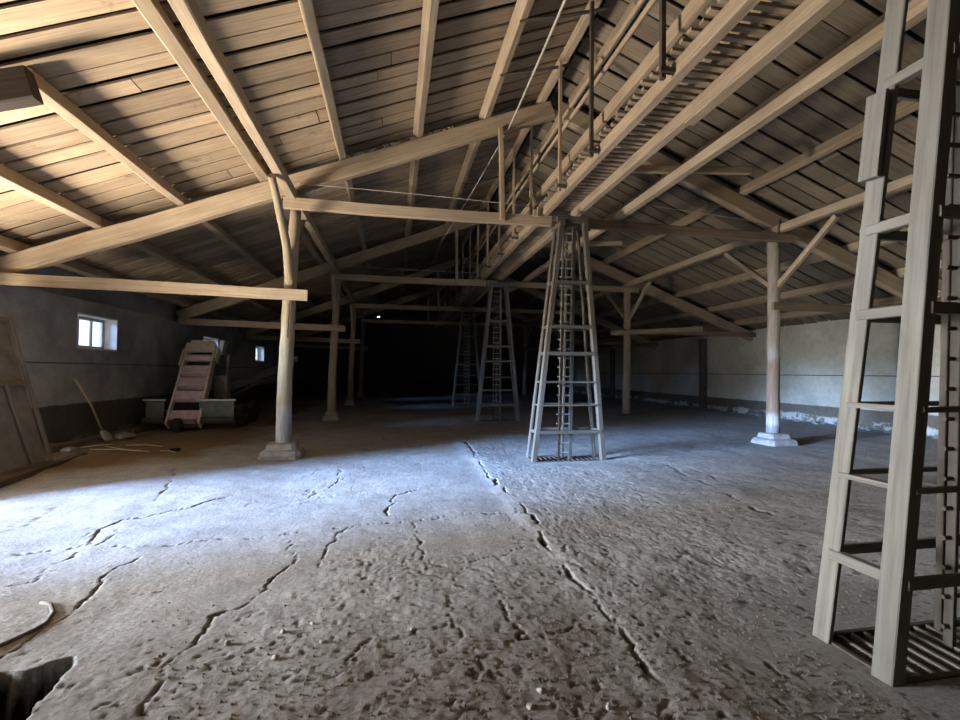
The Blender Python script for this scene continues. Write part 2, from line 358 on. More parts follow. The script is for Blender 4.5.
mb = MB()
for v in (18.8, 27.6): mb.beam((WR-.1, v, -.05), (WR-.1, v, 3.15), .34, .2, up=(1, 0, 0))
struct(mb.build('trim_2', plain('dark_pilaster_concrete', (.13, .12, .105), .9)))  # wall pilasters with shade put into their dark grey
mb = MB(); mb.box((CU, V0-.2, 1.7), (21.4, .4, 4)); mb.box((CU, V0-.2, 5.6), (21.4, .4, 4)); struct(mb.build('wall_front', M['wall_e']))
# end wall with two small holes in the gable
mb = MB()
def eb(u0, u1, z0, z1): mb.box(((u0+u1)/2, V1+.15, (z0+z1)/2), (u1-u0, .3, z1-z0))
eb(-7, 14.2, -.3, 5.70); eb(-7, -1.30, 5.70, 5.84); eb(-1.12, 7.66, 5.70, 5.84); eb(7.76, 14.2, 5.70, 5.84); eb(-7, 14.2, 5.84, 7.8)
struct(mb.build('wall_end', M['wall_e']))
# low step of broken concrete along the left wall
mb = MB()
for i in range(9):
    a = 7.4+i*1.05; mb.box((WL+.16+random.uniform(-.02, .02), a+.5, .04+random.uniform(-.02, .02)), (.34+random.uniform(-.05, .06), 1.03, .2), Matrix.Rotation(random.uniform(-.03, .03), 3, 'Z'))
struct(mb.build('baseboard_left', plain('dirty_step', (.17, .15, .125), .95)))
for i, (a, b) in enumerate(WIN):
    w = struct(MB().box((0, 0, 0), (.01, .01, .01)).build('tmp', M['reveal'])); bpy.data.objects.remove(w)
    w = bpy.data.objects.new('window_%d' % (i+1), None); COL.objects.link(w); w.location = (WL-.3, (a+b)/2, WZ[0]); ORI[w.name] = tuple(w.location); w['kind'] = 'structure'
    z0, z1 = WZ; mb = MB()
    mb.box((WL-.21, (a+b)/2, z0+.012), (.43, b-a-.001, .03)); mb.box((WL-.21, (a+b)/2, z1-.012), (.43, b-a-.001, .03))
    mb.box((WL-.21, a+.012, (z0+z1)/2), (.43, .03, z1-z0-.05)); mb.box((WL-.21, b-.012, (z0+z1)/2), (.43, .03, z1-z0-.05))
    mb.build('reveal', M['reveal'], w)
    f = MB(); x = WL-.30; c = (a+b)/2
    for p, q in (((a+.05, z0+.06), (b-.05, z0+.06)), ((a+.05, z1-.06), (b-.05, z1-.06)), ((a+.06, z0+.04), (a+.06, z1-.04)), ((b-.06, z0+.04), (b-.06, z1-.04))):
        f.beam((x, *p), (x, *q), .06, .07, up=(1, 0, 0), jit=0)
    f.build('window_frame', M['frame'], w)
    for k in (.36, .68):
        g = MB(); g.beam((x, a+(b-a)*k, z0+.05), (x, a+(b-a)*k, z1-.05), .04, .05, up=(1, 0, 0), jit=0); g.build('mullion', M['redboard'], w)
    MB().box((x, c, (z0+z1)/2), (.006, b-a-.16, z1-z0-.14)).build('pane', M['glass'], w)
# doorway on the left, just out of the picture
d = bpy.data.objects.new('door_1', None); COL.objects.link(d); d.location = (WL-.2, (DOOR[0]+DOOR[1])/2, 0); ORI[d.name] = tuple(d.location); d['kind'] = 'structure'
mb = MB()
for v in (DOOR[0]+.05, DOOR[1]-.05): mb.beam((WL-.2, v, 0), (WL-.2, v, DOOR[2]-.02), .1, .2, up=(1, 0, 0))
mb.beam((WL-.2, DOOR[0]+.1, DOOR[2]-.07), (WL-.2, DOOR[1]-.1, DOOR[2]-.07), .2, .1)
mb.build('door_frame', M['redboard'], d)

# ------------------------------------------------------------------ roof boarding (two slopes): overlapped boards running up the slope
def slope(side):
    mb = MB(); e = (WL-.5) if side < 0 else (WR+.5); n = V((side*SL, 0, 1)).normalized()
    def pt(u, v, off): return V((u, v, 7.1-side*SL*(u-CU)))+n*off
    v = V0-.3
    while v < V1+.3:
        w = random.uniform(.2, .33) if side < 0 else random.uniform(.3, .46); g = random.choice([.015, .04, .055, .065, .075, .085])
        cut = random.choice([None, None, random.uniform(-4, 2) if side < 0 else random.uniform(5, 12)])
        segs = [(e, CU-side*.13)] if cut is None else [(e, cut), (cut+.012*side*-1, CU-side*.13)]
        for a, b in segs:
            k = random.uniform(0, .012); tw = random.uniform(-.012, .012)
            mb.beam(pt(a, v+w/2+tw, .435+k), pt(b, v+w/2-tw, .435+k), w, .028, up=n, ch=0, jit=.002, seg=7)
        if random.random() < .3:
            mb.beam(pt(e, v+w*.5, .437), pt(CU, v+w*.5, .437), .004, .02, up=n, ch=0, jit=0, seg=1)
        v += w+g
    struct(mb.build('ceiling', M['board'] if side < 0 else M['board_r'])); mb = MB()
    v = V0-.4                                          # near-black sheet above the boards, painted shade for the gaps
    while v < V1+.4:
        mb.beam(pt(e, v+.25, .52), pt(CU-side*.24, v+.25, .52), .505, .03, up=n, ch=0, jit=0, seg=1); v += .5
    return struct(mb.build('ceiling_felt', M['felt']))
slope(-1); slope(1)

# ------------------------------------------------------------------ purlins
PUR = [(-6.25, 'lowest purlin against the left eave wall', 1.0), (-5.0, 'second purlin up from the left wall', 1.0), (-3.72, 'third purlin up from the left wall, ending at the dark beam stub', 5.62),
       (-2.32, 'purlin just outside the left plate, running close beside it', 1.), (-.92, 'first purlin inside the left plate on the left slope', 1.), (.52, 'middle purlin of the left slope between plate and ridge', 1.), (1.87, 'left slope purlin nearest to the ridge, with cross rods at its foot', 1.),
       (3.05, 'ridge purlin, left one of the pair at the roof peak', 1.), (3.5, 'ridge purlin, right one of the pair at the roof peak', 1.), (4.85, 'right slope purlin hidden partly above the slatted walkway', 1.), (6.2, 'dark purlin on right slope above the side beam', 1.), (7.55, 'right slope purlin just inside the right plate', 1.),
       (9.1, 'right slope purlin just outside the right plate', 1.), (10.45, 'middle purlin of the outer right slope', 1.), (11.8, 'right slope purlin second from the right wall', 1.), (13.0, 'right slope purlin lowest above the right wall', 1.)]
for u, lab, va in PUR:
    n = V(((1 if u > CU else -1)*SL, 0, 1)).normalized()
    h = .22 if abs(u-CU) > .6 else .15; p = V((u, 0, rz(u)))+n*(.17+.012+h/2)
    up = n if abs(u-CU) > .6 else V((0, 0, 1))
    mb = MB(); v = va
    mb.beam((p.x, va, p.z), (p.x, V1, p.z), (.17 if abs(u+2.32) < .01 else .13), h, up=up, seg=45, jit=.007)
    tag(mb.build('purlin', M['rafter']), 'long sawn '+lab, 'roof beam', 'purlins under the roof boards')
for u, s in ((-1.87, 'left'), (8.42, 'right')):
    mb = MB(); mb.beam((u, 1.0, 4.83), (u, V1, 4.83), .16, .17, seg=45, jit=.008)
    tag(mb.build('wall_plate', M['rafter']), 'thick long plate beam lying on the heads of the %s row of log posts' % s, 'roof beam')
mb = MB(); mb.beam((-6.4, 5.45, 3.62), (-3.66, 5.45, 4.50), .16, .34)
tag(mb.build('beam_stub', M['dark']), 'short dark heavy timber at the upper left, meeting the end of a purlin', 'roof beam')

# ------------------------------------------------------------------ roof frames
for k, v in enumerate(FR):
    o = ORD[k]
    for side, e, s in ((-1, WL-.1, 'left'), (1, WR-.03, 'right')):
        n = V((side*SL, 0, 1)).normalized(); uu = CU-side*.01
        m = 'rafter'
        mb = MB(); mb.beam((e, v, rz(e)), (CU+side*.075, v, rz(CU+side*.075)), .17, .34, up=n, seg=14, jit=.008)
        if k == 0 and side < 0:      # frayed top edge of the timber
            for i in range(60):
                u = random.uniform(-.9, 1.2); c = V((u, v-.07, rz(u)))+n*.165
                mb.beam(c, c+n*random.uniform(.015, .05)+V((random.uniform(-.03, .03), 0, 0)), .03, .012, ch=0, seg=1)
        tag(mb.build('rafter', M[m]), 'heavy sawn rafter rising from the %s wall to the ridge, %s roof frame' % (s, o), 'roof beam', 'main rafters')
    # tie beams on the front face of the posts
    mb = MB(); mb.beam((-2.02, v-.2, 4.67), (3.1, v-.2, 4.66), .10, .21, seg=7, bow=.02, jit=.004)
    tag(mb.build('tie_beam', M['rafter']), 'left half of the cross tie beam between log posts, %s roof frame' % o, 'roof beam', 'tie beams')
    mb = MB(); mb.beam((3.12, v-.2, 4.66), (8.8, v-.2, 4.64), .10, .19, seg=7, jit=.004)
    tag(mb.build('tie_beam', M['redboard'] if k == 0 else M['rafter']), 'right half of the cross tie beam past the tower head, %s roof frame' % o, 'roof beam', 'tie beams')
    mb = MB(); mb.beam((WL-.05, v-.18, 3.09), (-1.58, v-.18, 2.98), .06, .2, seg=6, jit=.004)
    tag(mb.build('collar_beam', M['rafter']), 'low horizontal board from left wall to the log post, %s roof frame' % o, 'roof beam', 'collar boards')
    if k == 0:                       # bolt head on the board
        pass
    mb = MB(); mb.beam((8.3, v-.15, 3.12), (WR+.05, v-.15, 3.10), .07, .17, seg=6, jit=.004)
    tag(mb.build('collar_beam', M['redboard']), 'low horizontal timber from right log post to the right wall, %s roof frame' % o, 'roof beam', 'collar boards')
    if k == 1:
        mb = MB(); mb.beam((7.7, v-.24, 3.02), (11.4, v-.24, 3.28), .06, .16, seg=5)
        tag(mb.build('loose_board', M['rafter']), 'pale slanting board laid across the front of the second right post', 'board')
    zt = rz(2.07)-.14
    mb = MB(); mb.beam((2.07, v-.30, 4.58), (2.06, v-.13, zt), .09, .09, up=(0, 1, 0), seg=4)
    tag(mb.build('king_strut', M['rafter']), 'thin upright strut between tie beam and rafter near ridge, %s roof frame' % o, 'roof beam', 'upright struts')
    for side, u, s in ((-1, -1.93, 'left'), (1, 8.42, 'right')):
        if side < 0: lab = ['crooked forked yellow log post with limewashed foot at the left front', 'second log post of the left row, straight and dull brown', 'third log post of the left row', 'farthest log post of the left row in the dark'][k]
        else: lab = ['log post with Y braces and white rusty patches, right front', 'second log post of the right row in front of the pale wall', 'third log post of the right row', 'farthest log post of the right row'][k]
        t = thing('log_post', (u, v, 0), lab, 'post', 'log posts carrying the roof')
        mt = M[('post_l', 'post_f', 'post_f', 'post_f')[k]] if side < 0 else M[('post_r', 'post_f', 'post_f', 'post_f')[k]]
        if side < 0:
            b = (u-.06, v-.02); pts = [(b[0], b[1], .1), (u-.06, v, 1.2), (u-.02, v+.02, 2.6), (u+.02, v+.02, 3.5), (u+.08, v+.05, 4.735)]
            MB().log(pts, .145, .10, jit=.04).build('trunk', mt, t, True)
            MB().log([(u+.0, v-.02, 3.3), (u-.02, v-.22, 3.9), (u-.02, v-1.35, 4.70)] if k == 0 else [(u, v-.03, 3.5), (u-.02, v-.25, 4.1), (u-.02, v-.7, 4.70)], .085, .06).build('brace', mt, t, True)
            MB().log([(u+.03, v+.02, 3.6), (u+.04, v+.35, 4.1), (u+.02, v+1.0, 4.70)], .07, .05).build('brace', M['redboard'], t, True)
            if k == 0:                # bark split low on the trunk
                MB().log([(u-.0, v-.125, 2.2), (u+.01, v-.135, 2.5), (u+.02, v-.12, 2.85)], .014, .008, 6).build('bark_split', M['dark'], t)
        else:
            pts = [(u-.0, v, .1), (u+.02, v, 1.5), (u+.06, v, 3.4), (u+.04, v, 4.735)]
            MB().log(pts, .14, .125, jit=.03).build('trunk', mt, t, True)
            MB().beam((u+.08, v-.05, 3.55), (u+.06, v-1.55, 4.70), .11, .10, up=(1, 0, 0)).build('brace', M['rafter'], t)
            MB().beam((u+.02, v+.05, 3.6), (u+.02, v+1.5, 4.70), .11, .10, up=(1, 0, 0)).build('brace', M['rafter'], t)
        if side < 0 or k == 0:
            a = .36 if k == 0 else .27; mb = MB(); R = []; G = []
            for z, f in ((-.05, 1.0), (.08, 1.0), (.14, .93), (.17, .72), (.26, .66), (.28, .5)):
                r = [V((u-.07*(side < 0)+sx*a*f*(1+random.uniform(-.05, .05)), v-.03+sy*a*.9*f*(1+random.uniform(-.05, .05)), z)) for sx, sy in ((-1, -.8), (-.8, -1), (.8, -1), (1, -.8), (1, .8), (.8, 1), (-.8, 1), (-1, .8))]
                R.append(r); G.append([tuple(p) for p in r])
            mb.rings(R, G).build('concrete_footing', M['conc'], t)
mb = MB(); mb.beam((10.0, FR[0]-.17, 2.98), (11.5, FR[0]-.17, 2.98), .02, .02)

# ------------------------------------------------------------------ slatted walkway above the towers
t = thing('overhead_walkway', (3.1, 18, 4.75), 'long slatted timber walkway hung under the ridge, lying on the tie beams', 'walkway')
for u, w, h in ((2.96, .13, .17), (3.60, .13, .17)):
    MB().beam((u, .6, 4.755+h/2), (u, 34, 4.755+h/2), w, h, seg=45, jit=.006).build('joist', M['rafter'], t)
MB().beam((3.60, .6, 4.735-.01), (3.60, 5.2, 4.735-.01), .13, .035, jit=.004).build('splice_board', M['rafter'], t)
mb = MB(); v = .7
while v < 33.9:
    w = random.uniform(.05, .075); a = random.uniform(-.05, .04); b = random.uniform(-.04, .06)
    mb.beam((2.82+a, v+random.uniform(-.012, .012), 4.955), (3.74+b, v+random.uniform(-.012, .012), 4.955), w, .035, ch=0, seg=1); v += random.uniform(.12, .15)
mb.build('slat_deck', M['slat'], t)
MB().beam((3.0, .6, 5.36), (3.0, 33, 5.36), .07, .18, seg=40, jit=.005).build('toe_rail', M['rafter'], t)
for z in (6.02, 6.22):
    MB().tube([(2.98, v, z+random.uniform(-.012, .012)) for v in np.arange(.8, 33, 2.3)], .036, 8).build('handrail', M['rafter'], t, True)
HV = [2.7, 4.45, 6.27, 7.58, 9.3, 10.75, 12.3, 13.9, 15.6, 17.3, 19.2, 21.2, 23.5, 26, 29]
for v in HV:
    h = MB().beam((2.77, v, 4.72), (2.78, v, 7.0 if v > 3 else 6.4), .055, .05, up=(0, 1, 0), jit=.002); hp = h.build('hanger', M['iron'] if v < 7 else M['rafter'], t)
    MB().box((2.80, v-.03, 4.80), (.16, .05, .05)).build('clamp', M['iron'], hp)
ROD = [6.45, 7.72, 9.75, 12.4, 15.1]
for i, v in enumerate(ROD):
    mb = MB(); mb.tube([(1.74, v, rz(1.74)+.2), (2.4, v-.06, 6.83), (3.08, v-.1, 7.02)], .024, 6)
    tag(mb.build('cross_rod', M['iron']), ['nearest', 'second', 'third', 'fourth', 'fifth'][i]+' thin dark rod spanning from the purlin to the ridge beside the hangers', 'rod', 'cross rods by the ridge')
mb = MB(); mb.beam((4.58, 3.1, 4.87), (4.58, 30, 4.87), .15, .16, seg=40, jit=.005)
tag(mb.build('side_beam', M['rafter']), 'single long pale beam lying on tie beams to the right of the walkway', 'roof beam')
for i, (a, v) in enumerate(((3.7, 7.1), (3.7, 11.8))):
    mb = MB(); mb.beam((3.66, v, 4.98), (6.1, v, 5.15), .08, .12)
    tag(mb.build('outrigger', M['rafter']), ['near', 'far'][i]+' short crosspiece from walkway across the dark gap to the right slope', 'roof beam')
mb = MB(); mb.box((2.78, FR[0]-.28, 4.78), (.16, .08, .13)); mb.tube([(2.78, FR[0]-.33, 4.70), (2.78, FR[0]-.33, 4.88)], .02, 6)
tag(mb.build('clamp_block', M['rafter']), 'small wooden clamp block fixing the walkway joist to the nearest tie beam', 'block')
mb = MB(); mb.tube([(8.33, FR[0]-.3, 4.70), (8.33, FR[0]-.32, 4.92), (8.36, FR[0]-.3, 5.02), (8.40, FR[0]-.3, 4.90), (8.40, FR[0]-.28, 4.76)], .028, 6)
tag(mb.build('iron_hook', M['iron']), 'rusty iron hook on the head of the right front post', 'hook')

# ------------------------------------------------------------------ ropes and wires
def catenary(a, b, sag, n=14):
    a, b = V(a), V(b); return [a.lerp(b, i/n)-V((0, 0, sag*4*(i/n)*(1-i/n))) for i in range(n+1)]
tag(MB().tube(catenary((2.22, 9.05, 6.50), (1.97, 4.0, 6.15), .03), .02, 6).build('rope', M['rope'], None, True), 'pale taut rope from nearest rafter up towards the camera', 'rope')
tag(MB().tube(catenary((2.20, 9.30, 6.50), (1.35, 14.0, 5.5), .06), .012, 6).build('rope', M['rope'], None, True), 'thin slack rope from the nearest rafter going back down into the dark', 'rope')
tag(MB().tube(catenary((-1.8, 9.0, 5.05), (2.72, 9.1, 4.98), -.02), .008, 5).build('wire', M['rope'], None, True), 'thin wire stretched just above the nearest left tie beam', 'wire')
tag(MB().tube(catenary((-1.8, 15.75, 5.05), (2.72, 15.75, 5.0), .02), .010, 5).build('wire', M['rope'], None, True), 'thin wire stretched above the second left tie beam', 'wire')
tag(MB().tube(catenary((4.6, 9.0, 5.2), (8.3, 9.0, 4.95), .0), .008, 5).build('wire', M['rope'], None, True), 'thin wire from the side beam to the right front post', 'wire')

# ------------------------------------------------------------------ the ladder towers
def tower(c, va, vb, topz, tc, tva, tvb, hb, ht, label):
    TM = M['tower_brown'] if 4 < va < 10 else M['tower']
    t = thing('ladder_tower', (c, (va+vb)/2, 0), label, 'tower', 'ladder towers under the walkway')
    def P(side, far, z):          # side -1/+1, far 0/1
        f = z/topz; u = (c+side*hb)*(1-f)+(tc+side*ht)*f; v = (vb*(1-f)+tvb*f) if far else (va*(1-f)+tva*f)
        return V((u, v, z))
    for s in (-1, 1):
        for f in (0, 1):
            MB().beam(P(s, f, -.03), P(s, f, topz), (.034 if f else .085), .11, up=(0, 1, 0), seg=6, jit=.002, ch=.005).build('leg', TM, t)
    if va < 4:      # lapped joint high on the far left leg
        MB().beam(P(-1, 1, 2.75)+V((-.055, 0, 0)), P(-1, 1, 3.25)+V((-.055, 0, 0)), .03, .115, up=(0, 1, 0), seg=1).build('lap_board', TM, t)
    for i, z in enumerate((.52, 1.0, 1.42, 1.95, 2.45, 3.3)):
        th = .06 if i in (0, 3, 4, 5) else .03
        for s in (-1, 1): MB().beam(P(s, 0, z), P(s, 1, z), .06, th, seg=1, jit=0).build('side_rung', TM, t)
        for f in (0, 1):
            y = V((0, (-.05 if f == 0 else .05), 0)); MB().beam(P(-1, f, z)+y, P(1, f, z)+y, .03, th, seg=2, jit=.001).build('crosspiece', TM, t)
    mb = MB()
    for s in (-1, 1): mb.beam(P(s, 0, topz)+V((0, -.08, .03)), P(s, 1, topz)+V((0, .08, .03)), .1, .1, seg=1)
    for f in (0, 1): mb.beam(P(-1, f, topz)+V((-.08, 0, .12)), P(1, f, topz)+V((.08, 0, .12)), .08, .12, seg=1)
    mb.build('head_frame', TM, t)
    m = .11; L = lambda s, z: (P(-1, 0, z)+P(1, 0, z)+P(-1, 1, z)+P(1, 1, z))/4+V((s*m-.02+(.16*max(0, 1-z/3) if va < 4 else 0), 0, 0))
    lad = MB()
    lad.beam(L(-1, -.1), L(-1, topz), .028, .05, up=(0, 1, 0), seg=4); lad.beam(L(1, -.1), L(1, topz), .06, .07, up=(0, 1, 0), seg=4)
    lad.beam(L(.2, .0)+V((0, .14, 0)), L(.2, topz)+V((0, .14, 0)), .04, .04, up=(0, 1, 0), seg=4)
    lo = lad.build('ladder', M['iron'] if va < 4 else TM, t)
    z = .12
    while z < topz-.05:
        MB().tube([L(-1.45, z), L(1.4, z)], .013, 6).build('rung', M['iron'] if va < 4 else M['steel'], lo); z += .175
    g = thing('floor_grate', (c, (va+vb)/2, 0), 'slatted iron grate over the dark pit at the foot of the '+label.split(',')[0], 'grate', 'pit grates')
    fm = MB(); a0, a1, b0, b1 = c-hb+.02, c+hb-.02, va-.03, vb+.03
    for p, q in (((a0, b0), (a1, b0)), ((a0, b1), (a1, b1)), ((a0, b0), (a0, b1)), ((a1, b0), (a1, b1))): fm.beam((*p, -.02), (*q, -.02), .035, .06, seg=1, jit=0)
    fm.build('frame', M['iron'], g)
    u = a0+.09
    while u < a1-.03:
        MB().beam((u, b0+.02, -.015), (u+.02, b1-.02, -.015), .022, .045, seg=1, jit=0).build('bar', M['iron'] if 4 < va < 10 else M['sheet'], g); u += .095
tower(3.22, 2.06, 2.44, 4.52, 3.3, 1.92, 2.15, .65, .36, 'nearest ladder tower, cropped by the right edge of the photo')
tower(3.13, 8.05, 8.43, 4.42, 3.36, 8.45, 8.8, .66, .24, 'middle ladder tower, the whole one standing free at the centre')
tower(3.36, 14.85, 15.23, 4.42, 3.45, 15.25, 15.6, .68, .26, 'third ladder tower, standing behind the middle one')
tower(3.4, 21.6, 21.98, 4.42, 3.45, 22.0, 22.35, .68, .26, 'farthest ladder tower, dim in the dark end')

# ------------------------------------------------------------------ grain loader machine by the left wall
t = thing('grain_loader', (-5.3, 13.9, 0), 'old mauve and beige grain loading machine with scraper steps by the left wall', 'machine')
A = V((-5.22, 13.05, .22)); B = V((-5.46, 14.75, 2.16)); d = (B-A).normalized(); xx = V((1, 0, 0)); nn = xx.cross(d).normalized()   # nn points up/forward
if nn.y > 0: nn = -nn
Lc = (B-A).length
def C(s, x, off): return A+d*(s*Lc)+xx*x+nn*off
for sx in (-1, 1):
    MB().beam(C(-.03, sx*.37, .03), C(1.0, sx*.36, .03), .05, .26, up=nn, seg=5, jit=.003).build('side_rail', M['paint_beige'], t)
MB().beam(C(-.02, 0, -.10), C(1.0, 0, -.10), .76, .03, up=nn, seg=4).build('trough_bed', M['iron'], t)
rm = Matrix((xx, d, nn)).transposed()
for s, hh in ((.08, .2), (.33, .24), (.51, .28), (.68, .26)):
    st = MB(); st.box(C(s, -.01, .10), (.64, .26, .05), rm); st.box(C(s-.055, -.01, .05), (.64, .05, hh), rm); st.box(C(s, -.33, .06), (.04, .28, .12), rm); st.box(C(s, .31, .06), (.04, .28, .12), rm)
    st.build('scraper_step', M['paint_pink'], t)
MB().box(C(.215, 0, .0), (.70, .26, .03), rm).build('intake_mouth', M['soot'], t)  # black plate painting the shade inside the intake opening
MB().tube([C(.85, -.33, .10), C(.85, .33, .10)], .10, 14).build('head_roller', M['paint_pink'], t, True)
hd = MB(); hd.box(C(1.0, .0, .12), (.78, .24, .14), rm); hd.box(C(1.06, .02, .06), (.62, .14, .26), rm); hd.box(C(.86, -.45, .0), (.05, .62, .26), rm); hd.box(C(.93, .42, .0), (.05, .42, .24), rm)
hd.build('head_housing', M['paint_beige'], t)
MB().box((-4.98, 14.9, 2.26), (.12, .3, .42), Matrix.Rotation(.2, 3, 'Y')).build('spout', M['steel'], t)
MB().box((-4.86, 14.6, 1.12), (.34, .36, .62)).build('motor_box', M['sheet'], t)
ch = MB()
for y in (13.35, 15.0): ch.beam((-6.1, y, .5), (-4.3, y, .5), .08, .1)
for x in (-5.95, -4.95, -4.35): ch.beam((x, 13.3, .48), (x, 15.9, .48), .08, .1)
for x in (-5.95, -4.9): ch.beam((x, 14.9, .5), (x+.1, 14.9, 2.05), .07, .07)
ch.build('chassis', M['paint_green'], t)
for x0, x1 in ((-6.22, -5.7), (-4.98, -4.05)):
    fb = MB(); fb.beam((x0, 13.15, .82), (x1, 13.15, .82), .06, .05); fb.build('feeder_top_bar', M['steel'], t)
    fp = MB(); fp.box(((x0+x1)/2, 13.2, .56), (x1-x0-.1, .04, .44)); fp.build('feeder_panel', M['paint_green'], t)
    MB().tube([(x0+.03, 13.1, .3), (x1, 13.1, .3)], .09, 10).build('auger', M['iron'], t, True)
def wheel(c, r, w):
    mb = MB(); c = V(c)
    R = []; G = []
    for o_, q in ((-w, r*.6), (-w, r*.9), (-w*.6, r), (w*.6, r), (w, r*.9), (w, r*.6)):
        ring = [c+V((o_, q*math.cos(a), q*math.sin(a))) for a in [2*math.pi*i/20 for i in range(20)]]; R.append(ring); G.append([tuple(p) for p in ring])
    wh = mb.rings(R, G).build('wheel', M['rubber'], t, True)
    MB().tube([c+V((-w*1.05, 0, 0)), c+V((w*1.05, 0, 0))], r*.3, 12).build('hub', M['iron'], wh, True)
wheel((-5.35, 13.0, .19), .19, .10); wheel((-4.1, 13.9, .33), .33, .09); wheel((-6.12, 14.2, .33), .33, .09); wheel((-4.3, 15.6, .33), .33, .09)
bm = MB(); bm.beam((-4.95, 14.9, 1.02), (-3.85, 17.4, 1.72), .26, .16, seg=3); bm.build('discharge_boom', M['paint_green'], t)
bm = MB(); bm.beam((-4.95, 14.9, .72), (-3.95, 17.2, 1.45), .06, .06, seg=2)
for f in (.1, .4, .7, .95): bm.beam(V((-4.95, 14.9, .72)).lerp(V((-3.95, 17.2, 1.45)), f), V((-4.95, 14.9, 1.0)).lerp(V((-3.85, 17.4, 1.7)), f), .04, .04, seg=1)
bm.build('boom_truss', M['iron'], t)
MB().box((-3.56, 17.95, 2.02), (.26, .2, .2)).build('boom_head', M['sheet'], t)
MB().beam((-3.85, 17.4, 1.72), (-3.58, 17.9, 1.96), .14, .12, seg=1).build('boom_neck', M['paint_green'], t)

# ------------------------------------------------------------------ things along the left wall
t = thing('leaning_panel', (-5.6, 8.2, 0), 'timber framed grey board panel leaning on the left wall at the photo edge', 'panel')
def LP(v, f): return V((-5.36-.83*f-.0*(v-8.6), v+f*.32, .07+2.36*f))
up = V((0, 1, 0))
for nm, a, b, w in (('stile', LP(8.62, 0), LP(8.55, 1), .07), ('stile', LP(8.25, 0), LP(8.14, .56), .06), ('stile', LP(6.75, 0), LP(6.7, 1), .07), ('rail', LP(6.75, .55), LP(8.6, .55), .07), ('rail', LP(6.75, .985), LP(8.57, .985), .06), ('rail', LP(6.75, .02), LP(8.62, .02), .07)):
    MB().beam(a, b, .035, w, up=up if nm == 'stile' else (0, 0, 1), seg=3).build(nm, M['tower'] if nm == 'stile' else M['redboard'], t)
mb = MB(); q = [LP(6.75, .02), LP(8.58, .02), LP(8.53, .98), LP(6.7, .98)]; o_ = V((-.035, 0, -.01)); p2 = [x+o_ for x in q]; p3 = [x+o_*1.5 for x in q]
mb.add(p2+p3, [(0, 1, 2, 3), (7, 6, 5, 4), (0, 4, 5, 1), (1, 5, 6, 2), (2, 6, 7, 3), (3, 7, 4, 0)]); mb.build('board', M['sheet'], t)
tag(MB().beam((-5.13, 6.6, .05), (-5.50, 9.6, .05), .16, .09, seg=4).build('timber_baulk', M['tower_brown']), 'low dusty timber lying on the floor before the leaning panel', 'timber')
t = thing('shovel', (-6.2, 11.6, 0), 'wooden handled shovel leaning on the left wall below the window', 'shovel')
MB().tube([(-6.17, 11.42, .24), (-6.28, 11.2, .85), (-6.43, 10.92, 1.40)], .022, 8).build('handle', M['slat'], t, True)
mb = MB(); bl = []; 
for i in range(5):
    f = i/4; w = .11+.08*math.sin(f*2.2); c = V((-6.17+.10*f, 11.42+.12*f, .27-.24*f)); bl.append([c+V((0.0, -w, 0)), c+V((.03, -w*.5, .012)), c+V((.045, 0, .02)), c+V((.03, w*.5, .012)), c+V((0, w, 0)), c+V((-.012, w*.5, -.01)), c+V((.03, 0, .008)), c+V((-.012, -w*.5, -.01))])
mb.rings(bl, [[tuple(p) for p in r] for r in bl]).build('blade', M['steel'], t, True)
def rock(name, c, r, mat, label, cat, group=None, sq=(1, 1, .7)):
    bm = bmesh.new(); bmesh.ops.create_icosphere(bm, subdivisions=2, radius=1)
    s = random.uniform(0, 99); vs_ = []
    for v in bm.verts:
        p = v.co; k = 1+.22*math.sin(p.x*3.1+s)*math.cos(p.y*2.7+s*1.3)+.15*math.sin(p.z*5+s)+random.uniform(-.06, .06)
        vs_.append(V((p.x*k*sq[0]*r+c[0], p.y*k*sq[1]*r+c[1], p.z*k*sq[2]*r+c[2])))
    fs_ = [tuple(v.index for v in f.verts) for f in bm.faces]; bm.free()
    mb = MB(); mb.add(vs_, fs_); return tag(mb.build(name, mat), label, cat, group)
rock('rubble_lump', (-6.0, 11.9, .08), .2, M['conc'], 'grey lump of broken plaster at the foot of the shovel', 'rubble', None, (1, 1.3, .6))
rock('rubble_lump', (-5.95, 10.0, .06), .13, M['conc'], 'smaller grey lump of plaster beside the timber near the left wall', 'rubble', None, (1, 1.3, .6))
ST = [((-5.93, 10.28), (-5.55, 10.7), 'longest straw stem beside the wall rubble'), ((-5.6, 10.46), (-4.42, 9.63), 'straw stem lying across the others towards the post'), ((-5.68, 10.13), (-4.76, 10.0), 'straw stem lying level in the middle of the scatter'), ((-4.3, 9.75), (-3.92, 9.46), 'short straw stem nearest the log post'), ((-5.3, 10.6), (-4.5, 10.3), 'straw stem farthest back before the machine')]
for a, b, lab in ST:
    tag(MB().tube([(*a, fz(*a)+.02), ((a[0]+b[0])/2, (a[1]+b[1])/2+.03, fz((a[0]+b[0])/2, (a[1]+b[1])/2)+.03), (*b, fz(*b)+.02)], .011, 6).build('reed_stem', M['straw'], None, True), 'dry '+lab, 'straw', 'straw stems on the floor by the left wall')
tag(MB().box((-4.05, 9.75, fz(-4.05, 9.75)+.03), (.16, .1, .05), Matrix.Rotation(.5, 3, 'Z')).build('dark_scrap', M['soot']), 'small dark scrap lying among straw stems left of the post', 'scrap')
cb = [(-2.38, 3.76), (-2.29, 3.71), (-2.19, 3.57), (-2.14, 3.43), (-2.15, 3.34), (-2.2, 3.23), (-2.24, 3.13), (-2.3, 3.0)]
tag(MB().tube([(a, b, fz(a, b)+.008) for a, b in cb], .013, 7, .1).build('cord', M['sheet'], None, True), 'bent dusty cord half sunk in floor dust at the left foreground', 'cord')
